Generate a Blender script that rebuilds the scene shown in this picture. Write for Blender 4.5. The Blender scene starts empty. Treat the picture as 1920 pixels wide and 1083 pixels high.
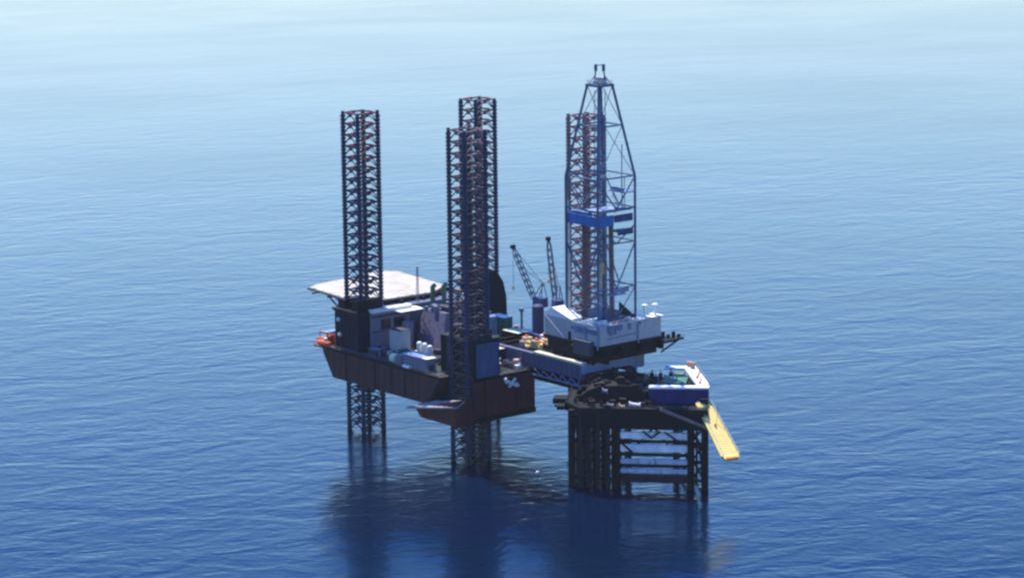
import bpy, bmesh, math, random
from mathutils import Vector, Matrix
random.seed(7)
R = math.radians
scene = bpy.context.scene
col = scene.collection

# ------------------------------------------------------------------ camera
AL, PITCH, ROLL, FPX = 0.8955, 0.1936, -0.0118, 5527.6
right = Vector((math.cos(AL), math.sin(AL), 0)); fh = Vector((-math.sin(AL), math.cos(AL), 0))
fwd = fh * math.cos(PITCH) - Vector((0, 0, 1)) * math.sin(PITCH)
up = fh * math.sin(PITCH) + Vector((0, 0, 1)) * math.cos(PITCH)
rc = right * math.cos(ROLL) + up * math.sin(ROLL)
uc = up * math.cos(ROLL) - right * math.sin(ROLL)
cam_data = bpy.data.cameras.new('camera'); cam = bpy.data.objects.new('camera', cam_data); col.objects.link(cam)
cam_data.sensor_width = 36; cam_data.lens = FPX / 1920 * 36
cam_data.clip_start = 1; cam_data.clip_end = 60000
m = Matrix((rc, uc, -fwd)).transposed().to_4x4(); m.translation = Vector((834.47, -650.83, 261.33))
cam.matrix_world = m
scene.camera = cam

# ------------------------------------------------------------------ light
SUN_EL, SUN_TURN = R(63), R(26)            # high sun behind the rig, a little to the left
sd = (fh * math.cos(SUN_TURN) - right * math.sin(SUN_TURN)) * math.cos(SUN_EL) + Vector((0, 0, math.sin(SUN_EL)))
world = bpy.data.worlds.new('World'); scene.world = world; world.use_nodes = True
nt = world.node_tree; nt.nodes.clear()
sky = nt.nodes.new('ShaderNodeTexSky'); sky.sky_type = 'NISHITA'; sky.sun_disc = False
sky.sun_elevation = SUN_EL; sky.sun_rotation = math.atan2(sd.x, sd.y)
sky.altitude = 0; sky.air_density = 1.0; sky.dust_density = 1.2; sky.ozone_density = 4.0
bg = nt.nodes.new('ShaderNodeBackground'); bg.inputs[1].default_value = 0.13
ow = nt.nodes.new('ShaderNodeOutputWorld')
tint = nt.nodes.new('ShaderNodeMix'); tint.data_type = 'RGBA'; tint.blend_type = 'MULTIPLY'; tint.inputs[0].default_value = 1.0; 
tc = nt.nodes.new('ShaderNodeTexCoord'); sx = nt.nodes.new('ShaderNodeSeparateXYZ'); nt.links.new(tc.outputs['Generated'], sx.inputs[0])
gr = nt.nodes.new('ShaderNodeValToRGB'); ge = gr.color_ramp.elements          # pale band at the horizon, deep blue above
ge[0].position = 0.05; ge[0].color = (1.20, 1.04, 0.88, 1); ge[1].position = 0.34; ge[1].color = (0.0, 0.33, 0.94, 1)
gm = ge.new(0.17); gm.color = (0.94, 1.20, 1.20, 1)
nt.links.new(sx.outputs[2], gr.inputs[0]); nt.links.new(gr.outputs[0], tint.inputs[7])
nt.links.new(sky.outputs[0], tint.inputs[6]); nt.links.new(tint.outputs[2], bg.inputs[0]); nt.links.new(bg.outputs[0], ow.inputs[0])
sun_d = bpy.data.lights.new('sun', 'SUN'); sun = bpy.data.objects.new('sun', sun_d); col.objects.link(sun)
sun_d.energy = 3.6; sun_d.angle = R(0.53); sun_d.color = (1.0, 0.95, 0.86)
sun.rotation_euler = (-sd).to_track_quat('-Z', 'Y').to_euler(); sun.location = (0, 0, 300)
scene.view_settings.view_transform = 'Standard'; scene.view_settings.look = 'None'
scene.view_settings.exposure = 1.1; scene.view_settings.gamma = 1
scene.cycles.filter_width = 2.5

# ------------------------------------------------------------------ materials
MATS = {}
def mat(name, c, rough=0.6, metal=0.0, rust=0.0, rustc=(0.16, 0.07, 0.035), var=0.25, scale=0.35, streak=True, spec=0.2, zs=0.3):
    if name in MATS: return MATS[name]
    M = bpy.data.materials.new(name); M.use_nodes = True; n = M.node_tree.nodes; l = M.node_tree.links
    b = n['Principled BSDF']; b.inputs['Roughness'].default_value = rough; b.inputs['Metallic'].default_value = metal
    b.inputs['Specular IOR Level'].default_value = spec
    g = n.new('ShaderNodeNewGeometry')
    mp = n.new('ShaderNodeMapping'); mp.inputs['Scale'].default_value = (1, 1, zs if streak else 1)
    l.new(g.outputs['Position'], mp.inputs[0])
    t = n.new('ShaderNodeTexNoise'); t.inputs['Scale'].default_value = scale; t.inputs['Detail'].default_value = 6; t.inputs['Roughness'].default_value = 0.65
    l.new(mp.outputs[0], t.inputs['Vector'])
    r = n.new('ShaderNodeValToRGB'); e = r.color_ramp.elements
    e[0].position = 0.32; e[1].position = 0.68
    e[0].color = (*[x * (1 - var) for x in c], 1); e[1].color = (*[min(1, x * (1 + var * 0.6)) for x in c], 1)
    l.new(t.outputs['Fac'], r.inputs[0])
    out = r.outputs[0]
    if rust > 0:
        t2 = n.new('ShaderNodeTexNoise'); t2.inputs['Scale'].default_value = scale * 2.2; t2.inputs['Detail'].default_value = 8; t2.inputs['Roughness'].default_value = 0.7
        l.new(mp.outputs[0], t2.inputs['Vector'])
        r2 = n.new('ShaderNodeValToRGB'); e2 = r2.color_ramp.elements
        e2[0].position = max(0.02, 0.66 - rust * 0.35); e2[1].position = e2[0].position + 0.12
        l.new(t2.outputs['Fac'], r2.inputs[0])
        mx = n.new('ShaderNodeMix'); mx.data_type = 'RGBA'
        l.new(r2.outputs[0], mx.inputs[0]); l.new(out, mx.inputs[6]); mx.inputs[7].default_value = (*rustc, 1)
        out = mx.outputs[2]
    l.new(out, b.inputs['Base Color'])
    MATS[name] = M
    return M
NAVY = mat('navy_steel', (0.024, 0.042, 0.095), rust=0.35, rustc=(0.17, 0.09, 0.09), scale=.5)
NAVYTOP = mat('maroon_primer', (0.17, 0.07, 0.09), rust=0.3, rustc=(.3, .2, .22))
BROWN = mat('brown_steel', (0.10, 0.062, 0.07), rust=0.6, rustc=(0.34, 0.22, 0.22), var=0.5, scale=0.8, streak=False)
DKBROWN = mat('dark_brown_steel', (0.018, 0.011, 0.012), rust=0.2, var=0.5)
OLIVE = mat('olive_steel', (0.028, 0.045, 0.042), rust=0.6, rustc=(0.20, 0.12, 0.12), var=0.5, scale=0.6)
GROWTH = mat('marine_growth', (0.012, 0.018, 0.012), rust=0.4, rustc=(0.05, 0.04, 0.025), var=0.5, scale=1.5, streak=False)
RUSTY = mat('warm_rusty_steel', (0.16, 0.09, 0.10), rust=0.6, rustc=(0.42, 0.28, 0.28), var=0.4, scale=.7)
HULLRED = mat('oxide_red_hull', (0.12, 0.024, 0.024), rust=0.45, rustc=(0.045, 0.022, 0.028), var=0.35, scale=0.35, zs=.12)
HULLDK = mat('dark_hull_paint', (0.058, 0.032, 0.036), rust=0.45, rustc=(0.10, 0.030, 0.022), var=0.35, scale=0.3, zs=.10)
DECKG = mat('dark_green_deck', (0.018, 0.026, 0.024), rust=0.4, rustc=(0.12, 0.075, 0.05), var=0.5, scale=0.3, streak=False)
HOUSEG = mat('dark_green_house', (0.009, 0.020, 0.024), rust=0.12, var=0.4)
HOUSEN = mat('dark_navy_house', (0.007, 0.012, 0.028), rust=0.1, var=0.4)
GREY = mat('grey_paint', (0.20, 0.20, 0.26), rust=0.12, var=0.15)
DGREY = mat('dark_grey_machinery', (0.05, 0.05, 0.07), rust=0.3, rustc=(0.09, 0.06, 0.055), var=0.45)
WHITE = mat('white_paint', (0.80, 0.79, 0.74), rust=0.05, rustc=(0.45, 0.36, 0.26), var=0.06)
WINDW = mat('pale_blue_white_cladding', (0.44, 0.46, 0.47), rust=0.25, rustc=(0.26, 0.28, 0.33), var=0.15, scale=0.5)
HELI = mat('pale_helideck_surface', (0.46, 0.41, 0.33), rust=0.35, rustc=(0.36, 0.28, 0.20), var=0.16, scale=0.12, streak=False)
BLUE = mat('blue_paint', (0.04, 0.17, 0.44), rust=0.1, var=0.3)
DBLUE = mat('deep_blue_paint', (0.015, 0.022, 0.12), rust=0.06, var=0.2)
DERB = mat('derrick_blue_steel', (0.07, 0.13, 0.22), rust=0.1, var=0.3)
LBLUE = mat('pale_blue_steel', (0.20, 0.27, 0.42), rust=0.15, rustc=(0.16, 0.15, 0.18), var=0.2)
YELLOW = mat('yellow_paint', (0.90, 0.68, 0.22), rust=0.2, rustc=(0.72, 0.36, 0.07), var=0.1, streak=False)
CREAM = mat('cream_beam_paint', (0.66, 0.60, 0.44), rust=0.25, rustc=(0.35, 0.22, 0.12), var=0.15)
ORANGE = mat('orange_paint', (0.62, 0.13, 0.04), rust=0.1, var=0.15)
BLACK = mat('black_steel', (0.004, 0.0045, 0.007), rust=0.06, rustc=(0.016, 0.010, 0.010), var=0.4)
GLASS = mat('dark_window_glass', (0.01, 0.012, 0.018), rough=0.15, var=0.1, spec=0.6)
TAN = mat('tan_paint', (0.50, 0.36, 0.25), rust=0.25, rustc=(0.3, 0.13, 0.07), var=0.3)
GREEN = mat('green_paint', (0.06, 0.16, 0.11), rust=0.15, var=0.3)
SPLASH = mat('splash_zone_red', (0.035, 0.014, 0.024), rust=0.2, rustc=(0.02, 0.02, 0.03), var=0.4)
LEDGE = mat('worn_ledge_plating', (0.34, 0.34, 0.36), rust=0.55, rustc=(0.13, 0.10, 0.11), var=0.35, scale=0.5, streak=False)
BRIGHT = mat('white_module_paint', (0.82, 0.80, 0.80), rust=0.05, rustc=(0.55, 0.3, 0.2), var=0.05)

# ------------------------------------------------------------------ mesh helpers
WHOLE = {'stiffener', 'side_frames', 'corrugation', 'cladding_rib', 'wall_rib', 'web_stiffener', 'tread', 'horizontal_bracing', 'diagonal_bracing', 'top_bracing',
         'pipe_bundle', 'handrail', 'bracing', 'safety_net', 'landing_circle', 'border_line', 'chord', 'guide_frame', 'boom', 'racked_pipe', 'mast_frame', 'drilling_line', 'girder_web'}
class MB:
    def __init__(s): s.v = []; s.f = []; s.cuts = []
    def add(s, vs, fs):
        o = len(s.v); s.cuts.append((o, len(s.f))); s.v += [tuple(v) for v in vs]; s.f += [tuple(i + o for i in f) for f in fs]; return s
    def box(s, x0, x1, y0, y1, z0, z1, M=None):
        vs = [Vector((x, y, z)) for z in (z0, z1) for x, y in ((x0, y0), (x1, y0), (x1, y1), (x0, y1))]
        if M: vs = [M @ v for v in vs]
        return s.add(vs, [(0, 3, 2, 1), (4, 5, 6, 7), (0, 1, 5, 4), (1, 2, 6, 5), (2, 3, 7, 6), (3, 0, 4, 7)])
    def prism(s, pts, z0, z1, M=None):
        n = len(pts); vs = [Vector((x, y, z0)) for x, y in pts] + [Vector((x, y, z1)) for x, y in pts]
        if M: vs = [M @ v for v in vs]
        return s.add(vs, [tuple(range(n))[::-1], tuple(range(n, 2 * n))] + [(i, (i + 1) % n, (i + 1) % n + n, i + n) for i in range(n)])
    def side(s, pts, y0, y1, M=None):
        """profile in x,z extruded along y"""
        n = len(pts); vs = [Vector((x, y0, z)) for x, z in pts] + [Vector((x, y1, z)) for x, z in pts]
        if M: vs = [M @ v for v in vs]
        return s.add(vs, [tuple(range(n)), tuple(range(n, 2 * n))[::-1]] + [(i, i + n, (i + 1) % n + n, (i + 1) % n) for i in range(n)])
    def tube(s, a, b, r, r2=None, n=6, M=None):
        a = Vector(a); b = Vector(b)
        if M: a = M @ a; b = M @ b
        r2 = r if r2 is None else r2
        d = (b - a).normalized(); h = Vector((0, 0, 1)) if abs(d.z) < 0.9 else Vector((1, 0, 0))
        u = d.cross(h).normalized(); w = d.cross(u)
        vs = []
        for p, q in ((a, r), (b, r2)):
            for k in range(n):
                t = 2 * math.pi * (k + .5) / n; vs.append(p + (u * math.cos(t) + w * math.sin(t)) * q)
        return s.add(vs, [tuple(range(n)), tuple(range(n, 2 * n))[::-1]] + [(i, i + n, (i + 1) % n + n, (i + 1) % n) for i in range(n)])
    def path(s, pts, r, n=6, M=None):
        for a, b in zip(pts, pts[1:]): s.tube(a, b, r, n=n, M=M)
        return s
    def dome(s, c, r, rz=None, n=12, k=5, full=False, M=None):
        rz = rz or r; c = Vector(c); vs = []; fs = []
        lo = -k if full else 0
        rows = list(range(lo, k + 1))
        for i in rows:
            t = math.pi / 2 * i / k
            for j in range(n):
                p = 2 * math.pi * j / n; vs.append(c + Vector((math.cos(t) * math.cos(p) * r, math.cos(t) * math.sin(p) * r, math.sin(t) * rz)))
        for i in range(len(rows) - 1):
            for j in range(n): fs.append((i * n + j, i * n + (j + 1) % n, (i + 1) * n + (j + 1) % n, (i + 1) * n + j))
        fs.append(tuple(range(n))[::-1])
        if M: vs = [M @ v for v in vs]
        return s.add(vs, fs)
    def pieces(s, tol):
        """shapes that touch stay together; the rest become meshes of their own"""
        n = len(s.cuts); E_ = s.cuts + [(len(s.v), len(s.f))]; bb = []
        for i in range(n):
            vs = s.v[E_[i][0]:E_[i + 1][0]]
            bb.append(([min(v[k] for v in vs) - tol for k in range(3)], [max(v[k] for v in vs) + tol for k in range(3)]))
        root = list(range(n))
        def find(i):
            while root[i] != i: i = root[i]
            return i
        for i in range(n):
            for j in range(i):
                if all(bb[i][0][k] <= bb[j][1][k] and bb[j][0][k] <= bb[i][1][k] for k in range(3)): root[find(i)] = find(j)
        out = {}
        for i in range(n): out.setdefault(find(i), []).append(i)
        res = []
        for ids in out.values():
            q = MB()
            for i in ids: q.add(s.v[E_[i][0]:E_[i + 1][0]], [tuple(x - E_[i][0] for x in f) for f in s.f[E_[i][1]:E_[i + 1][1]]])
            res.append(q)
        return res
    def build(s, name, m, parent=None, smooth=False, bevel=0):
        if parent and name not in WHOLE:
            ps = s.pieces(0.06)
            if 1 < len(ps) <= 90: return [p.one(name, m, parent, smooth, bevel) for p in ps][0]
        return s.one(name, m, parent, smooth, bevel)
    def one(s, name, m, parent=None, smooth=False, bevel=0):
        me = bpy.data.meshes.new(name); me.from_pydata(s.v, [], s.f); me.update()
        bm = bmesh.new(); bm.from_mesh(me); bmesh.ops.recalc_face_normals(bm, faces=bm.faces)
        bm.to_mesh(me); bm.free()
        me.materials.append(m)
        if smooth: me.polygons.foreach_set('use_smooth', [True] * len(me.polygons))
        o = bpy.data.objects.new(name, me); col.objects.link(o)
        if bevel:
            bv = o.modifiers.new('bevel', 'BEVEL'); bv.width = bevel; bv.segments = 2; bv.limit_method = 'ANGLE'
        if parent:
            o.parent = parent
            # geometry is written in world coordinates: take off the parents' places
            p = parent; off = Vector((0, 0, 0))
            while p: off += p.location; p = p.parent
            o.location = -off
        return o
def thing(name, label, cat, loc=(0, 0, 0), group=None):
    o = bpy.data.objects.new(name, None); o.empty_display_size = 1; col.objects.link(o); o.location = loc
    o['label'] = label; o['category'] = cat
    if group: o['group'] = group
    return o
def tag(o, label, cat, group=None):
    o['label'] = label; o['category'] = cat
    if group: o['group'] = group
    return o
def rail(mb, pts, h=1.1, r=0.06, M=None, step=2.5):
    for a, b in zip(pts, pts[1:]):
        a = Vector(a); b = Vector(b); L = (b - a).length; n = max(1, int(L / step))
        for k in (0.55, 1.0): mb.tube(a + Vector((0, 0, h * k)), b + Vector((0, 0, h * k)), r, n=4, M=M)
        for i in range(n + 1):
            p = a.lerp(b, i / n); mb.tube(p, p + Vector((0, 0, h)), r, n=4, M=M)

# ------------------------------------------------------------------ water
def make_water():
    M = bpy.data.materials.new('sea_water'); M.use_nodes = True; n = M.node_tree.nodes; l = M.node_tree.links
    b = n['Principled BSDF']; b.inputs['IOR'].default_value = 1.27; b.inputs['Roughness'].default_value = 0.18
    g = n.new('ShaderNodeNewGeometry')
    def mapping(ang, sx, sy):
        mp = n.new('ShaderNodeMapping'); mp.vector_type = 'TEXTURE'
        mp.inputs['Rotation'].default_value = (0, 0, ang); mp.inputs['Scale'].default_value = (sx, sy, 1)
        l.new(g.outputs['Position'], mp.inputs[0]); return mp
    def noise(mp, scale, detail, rough=0.5, dist=0.0):
        t = n.new('ShaderNodeTexNoise'); t.inputs['Scale'].default_value = scale; t.inputs['Detail'].default_value = detail
        t.inputs['Roughness'].default_value = rough; t.inputs['Distortion'].default_value = dist
        l.new(mp.outputs[0], t.inputs['Vector']); return t
    crest = AL + 0.42
    m1 = mapping(crest, 34, 17); m2 = mapping(crest - 0.35, 12, 7); m3 = mapping(AL - 0.3, 3.6, 2.4); mp_big = mapping(AL + 0.2, 260, 120)
    sw = noise(m1, 1, 3, 0.5, 0.9); rp = noise(m2, 1, 2, 0.5, 0.8); fi = noise(m3, 1, 2, 0.5); pa = noise(mp_big, 1, 4, 0.55, 0.4)
    def math_(op, a, b_):
        q = n.new('ShaderNodeMath'); q.operation = op
        for i, v in ((0, a), (1, b_)):
            if isinstance(v, (int, float)): q.inputs[i].default_value = v
            else: l.new(v, q.inputs[i])
        return q.outputs[0]
    pr = n.new('ShaderNodeMapRange'); pr.inputs['From Min'].default_value = 0.3; pr.inputs['From Max'].default_value = 0.7
    pr.inputs['To Min'].default_value = 0.55; pr.inputs['To Max'].default_value = 1.15; l.new(pa.outputs['Fac'], pr.inputs['Value'])
    h = math_('ADD', math_('MULTIPLY', sw.outputs['Fac'], WSW), math_('MULTIPLY', math_('ADD', math_('MULTIPLY', rp.outputs['Fac'], WRP), math_('MULTIPLY', fi.outputs['Fac'], WFI)), pr.outputs[0]))
    # the water beyond the rig is calmer than round it
    dt = n.new('ShaderNodeVectorMath'); dt.operation = 'DOT_PRODUCT'; l.new(g.outputs['Position'], dt.inputs[0]); dt.inputs[1].default_value = tuple(fh)
    cm = n.new('ShaderNodeMapRange'); cm.inputs['From Min'].default_value = -250; cm.inputs['From Max'].default_value = 1300
    cm.inputs['To Min'].default_value = 1.0; cm.inputs['To Max'].default_value = 0.32; l.new(dt.outputs['Value'], cm.inputs['Value'])
    h = math_('MULTIPLY', h, cm.outputs[0])
    bp = n.new('ShaderNodeBump'); bp.inputs['Strength'].default_value = 1.0; bp.inputs['Distance'].default_value = 1.0
    l.new(h, bp.inputs['Height']); l.new(bp.outputs[0], b.inputs['Normal'])
    cr = n.new('ShaderNodeValToRGB'); e = cr.color_ramp.elements
    e[0].position = 0.35; e[0].color = (*WC0, 1); e[1].position = 0.65; e[1].color = (*WC1, 1)
    rr = n.new('ShaderNodeMapRange'); rr.inputs['From Min'].default_value = 0.35; rr.inputs['From Max'].default_value = 0.65
    rr.inputs['To Min'].default_value = 0.16; rr.inputs['To Max'].default_value = 0.12; l.new(pa.outputs['Fac'], rr.inputs['Value']); l.new(rr.outputs[0], b.inputs['Roughness'])
    l.new(pa.outputs['Fac'], cr.inputs[0]); l.new(cr.outputs[0], b.inputs['Base Color'])
    mb = MB(); nseg = 96; Rr = 30000
    mb.add([(Rr * math.cos(2 * math.pi * k / nseg), Rr * math.sin(2 * math.pi * k / nseg), 0) for k in range(nseg)], [tuple(range(nseg))])
    o = mb.build('water', M); o['kind'] = 'structure'
WSW, WRP, WFI = 0.34, 0.22, 0.10
WC0, WC1 = (0.0002, 0.007, 0.022), (0.0003, 0.006, 0.027)
make_water()

# ------------------------------------------------------------------ jack-up hull
hull = thing('jack_up_hull', 'dark red barge hull of the drilling rig held above the sea on four lattice legs', 'hull', (0, 0, 20))
mb = MB()
# slab with raked bow, cut away for the derrick slot at the stern
mb.side([(-45, 31), (-44.4, 28.5), (-38.5, 20), (17, 20), (21, 22.5), (27, 31)], -37, -31)
mb.side([(-45, 31), (-44.4, 28.5), (-38.5, 20), (12, 20), (12, 31)], -30.99, 36.5)
MB().box(12.01, 38, -31, -3, 15.2, 31).build('stern_block', HULLRED, hull)
mb.box(12.0, 38, 17, 36.5, 20, 31)
ho = mb.build('hull_body', HULLDK, hull)
mb = MB().side([(17, 15.2), (38, 15.2), (38, 24.6), (14, 18.2)], -38.5, -31.002)
mb.build('stern_sponson', HULLRED, hull)
mb = MB(); A = [(12.5, -41.5, 18.0), (38.3, -38.5, 22.0), (38.3, -34.6, 24.0), (23, -36.0, 21.4), (16.5, -37.1, 19.6)]
mb.add([Vector(a) for a in A] + [Vector(a) + Vector((0, 0, 0.5)) for a in A], [(4, 3, 2, 1, 0), (5, 6, 7, 8, 9)] + [(i, (i + 1) % 5, (i + 1) % 5 + 5, i + 5) for i in range(5)])
mb.build('sponson_ledge', LEDGE, hull)
mb = MB()
for x in range(-38, 16, 4): mb.box(x, x + .3, -37.12, -36.9, 20.2, 30.2)
mb.box(-39, 15, -37.13, -36.95, 25.3, 25.6)
mb.build('side_frames', HULLDK, hull)
mb = MB().box(38.02, 38.5, -31, -3, 15.4, 17.2).box(-45.2, 26, -37.5, -37.03, 30.3, 31.2).box(38.02, 38.5, -31, -3, 30.2, 31.2)
mb.build('fender_strip', BLACK, hull)
mb = MB().prism([(-44.8, -36.7), (25, -36.7), (25, -30.8), (37.8, -30.8), (37.8, -3.2), (11.8, -3.2), (11.8, 17.2), (37.8, 17.2), (37.8, 36.3), (-44.8, 36.3)], 31.02, 31.1)
mb.build('deck_plating', DECKG, hull)
mb = MB(); rail(mb, [(-44.6, -36.8, 31.1), (24.5, -36.8, 31.1), (24.5, -31, 31.1)]); rail(mb, [(37.8, -18, 31.1), (37.8, -3.4, 31.1), (12, -3.4, 31.1)]); rail(mb, [(-44.6, -36.8, 31.1), (-44.6, 36, 31.1), (12, 36, 31.1)])
mb.build('handrail', GREY, hull)
mb = MB()
for x in (-30, -12, 6): mb.tube((x, -37.2, 31), (x, -37.2, 20.4), 0.22)
for y in (-26, -12): mb.tube((38.7, y, 31), (38.7, y, 16), 0.25)
mb.build('drain_pipe', DKBROWN, hull)

# ------------------------------------------------------------------ lattice legs
def lattice_leg(cx, cy, label, mch, mbr, mtop, z0=-12, z1=119, h=4.5):
    t = thing('lattice_leg', label, 'rig leg', (cx, cy, 0), 'square lattice legs of the rig')
    cs = [(cx - h, cy - h), (cx + h, cy - h), (cx + h, cy + h), (cx - h, cy + h)]
    zt = 97
    for x, y in cs:
        mb = MB(); mb.tube((x, y, z0), (x, y, z1 + random.uniform(-.4, .8)), 0.66, n=8)
        sx = 1 if x > cx else -1; sy = 1 if y > cy else -1
        z = z0
        while z < z1 - 1:
            mb.box(x - 1.0, x + 1.0, y - .3, y + .3, z, z + .8); mb.box(x - .3, x + .3, y - 1.0, y + 1.0, z, z + .8); z += 1.37
        c = mb.build('chord', mch, t)
        MB().tube((x, y, -4), (x, y, 2.6), 0.95, 0.8, n=8).build('growth_band', GROWTH, c)
        c['label'] = 'toothed corner column of the lattice leg'
    bay = 4.1; k = 0; z = z1 - 0.6
    H = MB(); D = MB(); T = MB()
    while z > z0:
        Hh = T if z > zt else H
        for i in range(4):
            a = cs[i]; b = cs[(i + 1) % 4]
            Hh.tube((*a, z), (*b, z), 0.3, n=5)
            mx, my = (a[0] + b[0]) / 2, (a[1] + b[1]) / 2
            Dd = T if z > zt else D
            Dd.tube((*a, z - bay + .2), (mx, my, z), 0.22, n=4); Dd.tube((*b, z - bay + .2), (mx, my, z), 0.22, n=4)
            # heavy node plates at the middle of each face
            d = Vector((b[0] - a[0], b[1] - a[1], 0)).normalized(); p0 = Vector((mx, my, z))
            Hh.tube(p0, p0 + d * 2.4, 0.6, 0.3, n=4); Hh.tube(p0, p0 - d * 2.4, 0.6, 0.3, n=4)
            Hh.tube(p0, p0 - Vector((0, 0, 1.3)), 0.7, 0.4, n=4)
        mids = [((cs[i][0] + cs[(i + 1) % 4][0]) / 2, (cs[i][1] + cs[(i + 1) % 4][1]) / 2) for i in range(4)]
        for i in range(4): (T if z > zt else D).tube((*mids[i], z), (*mids[(i + 1) % 4], z), 0.2, n=4)
        z -= bay
    H.build('horizontal_bracing', mbr, t); D.build('diagonal_bracing', mbr, t)
    T.build('top_bracing', mtop, t)['label'] = 'rust pink bracing at the top of the leg'
    return t
lattice_leg(-31.5, -27.2, 'navy blue lattice leg beside the pale helideck, leftmost of the four', NAVY, NAVY, NAVYTOP)
lattice_leg(31.5, -27.2, 'nearest lattice leg, rising from the dark green jacking house, lowest top of the middle pair', NAVY, OLIVE, BROWN)
lattice_leg(-31.5, 27.2, 'far middle lattice leg standing highest in view, behind the nearest leg', NAVY, BROWN, BROWN)
lattice_leg(31.5, 27.2, 'brown lattice leg seen through the blue derrick, rightmost of the four', RUSTY, RUSTY, RUSTY)

# ------------------------------------------------------------------ jacking houses
def house(name, label, x0, x1, y0, y1, z0, z1, m, top=None, cat='deck house', hole=True, ribs=True, group=None):
    t = thing(name, label, cat, ((x0 + x1) / 2, (y0 + y1) / 2, z0), group)
    mb = MB().box(x0, x1, y0, y1, z0, z1)
    mb.build('wall', m, t, bevel=0.15)
    if ribs:
        r = MB(); k = x0 + 1.5
        while k < x1 - .5: r.box(k, k + .3, y0 - .25, y0 - .003, z0 + .3, z1 - .4); k += 2.6
        k = y0 + 1.5
        while k < y1 - .5: r.box(x1 + .003, x1 + .25, k, k + .3, z0 + .3, z1 - .4); k += 2.6
        r.build('stiffener', m, t)
    MB().box(x0 - .4, x1 + .4, y0 - .4, y1 + .4, z1 + .003, z1 + .5).build('roof', top or m, t)
    return t
t = house('jacking_house', 'tall dark navy jacking house around the leg beside the helideck', -39.5, -25, -35, -21.5, 31.1, 45, HOUSEN, group='jacking houses around the legs')
mb = MB()
for x, z in ((-36.5, 42), (-35.8, 36.5)): mb.dome((x, -35.4, z), 0.8, full=True)
mb.build('flood_lamp', WHITE, t)
mb = MB().box(-40.2, -24.4, -35.8, -20.9, 45.6, 46.1).box(-38.5, -34, -34, -24, 46.1, 49.5).box(-29.5, -26, -34.3, -24, 46.1, 50)
mb.build('jacking_gear', BLACK, t)
t = house('jacking_house', 'dark green jacking house with a blue end around the nearest leg', 20.5, 38.2, -31.02, -19, 31.15, 44.5, HOUSEG, group='jacking houses around the legs')
MB().box(38.5, 38.8, -29.8, -20, 31.5, 43.5).build('blue_end_panel', mat('faded_blue_panel', (0.06, 0.10, 0.20), rust=0.3, rustc=(0.05, 0.07, 0.13), var=0.4, scale=0.5), t)  # end wall has its own mottled blue paint
mb = MB().box(20, 38.4, -37, -31.3, 27.5, 28.0)
mb = MB()
for i in range(26): 
    x = random.uniform(21, 37); y = random.uniform(-30, -20); s = random.uniform(.5, 1.4)
    mb.box(x - s, x + s, y - s * .8, y + s * .8, 45, 45 + random.uniform(.8, 3.6))
mb.build('jacking_gear', DGREY, t)
MB().box(20.3, 20.9, -31.5, -31.1, 18.9, 44.4).box(37.4, 38.1, -31.6, -31.1, 26, 44.4).build('corner_post', HOUSEG, t)
# lower skirt of that house, down to the ledge
mb = MB().box(17.6, 38.6, -31.35, -31.05, 20, 31.1).build('lower_skirt', HOUSEG, t)
t = thing('jacking_house', 'black round topped jacking house behind the far middle leg', 'deck house', (-31, 28, 31), 'jacking houses around the legs')
prof = [(21.8, 31.1), (21.8, 48), (23, 51.5), (26, 53.6), (30, 53.2), (33, 49), (34.4, 43), (34.8, 31.1)]
mb = MB(); n = len(prof)
mb.add([(-37, y, z) for y, z in prof] + [(-24.5, y, z) for y, z in prof], [tuple(range(n)), tuple(range(n, 2 * n))[::-1]] + [(i, i + n, (i + 1) % n + n, (i + 1) % n) for i in range(n)])
mb.build('wall', mat('black_navy_cladding', (0.008, 0.008, 0.02), rough=.8, var=.3, spec=.2), t)
MB().box(-24.4, -24.1, 24, 26, 31.2, 33.4).box(-24.4, -24.1, 29, 31, 31.2, 33.4).build('door', DGREY, t)
t = house('jacking_house', 'brown jacking house around the leg behind the derrick', 25, 37.5, 20.5, 34.5, 31.1, 43, DKBROWN, group='jacking houses around the legs')

# ------------------------------------------------------------------ accommodation and helideck
t = thing('accommodation_block', 'pale grey accommodation block with two big dark windows under the helideck', 'building', (-30, -8, 31))
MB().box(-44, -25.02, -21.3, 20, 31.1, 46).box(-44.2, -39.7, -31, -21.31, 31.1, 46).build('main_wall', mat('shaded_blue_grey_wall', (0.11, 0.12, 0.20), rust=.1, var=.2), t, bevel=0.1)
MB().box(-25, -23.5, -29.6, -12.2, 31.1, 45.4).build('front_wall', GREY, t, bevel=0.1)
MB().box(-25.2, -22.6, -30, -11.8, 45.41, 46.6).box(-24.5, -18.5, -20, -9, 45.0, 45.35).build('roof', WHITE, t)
MB().box(-23.45, -23.1, -29.6, -12.4, 43.6, 44.2).box(-23.45, -23.1, -29.6, -12.4, 38.2, 38.5).build('wall_trim', DGREY, t)
for y0, y1 in ((-25.6, -21.3), (-19.6, -15.2)):
    w = MB().box(-23.46, -23.2, y0, y1, 38.8, 42.6).build('window', GLASS, t)
    MB().box(-23.19, -23.05, y0 - .2, y1 + .2, 38.5, 38.79).box(-23.19, -23.05, y0 - .2, y1 + .2, 42.61, 42.9).build('window_frame', GREY, w)
MB().box(-23.46, -23.2, -27.6, -26.6, 31.3, 33.5).build('door', WHITE, t)
mb = MB()
for i in range(7):
    y = -20 + i * 5.5; mb.box(-25.0, -24.8, y, y + 1.2, 35, 36.2)
mb.build('porthole_row', GLASS, t)

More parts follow.
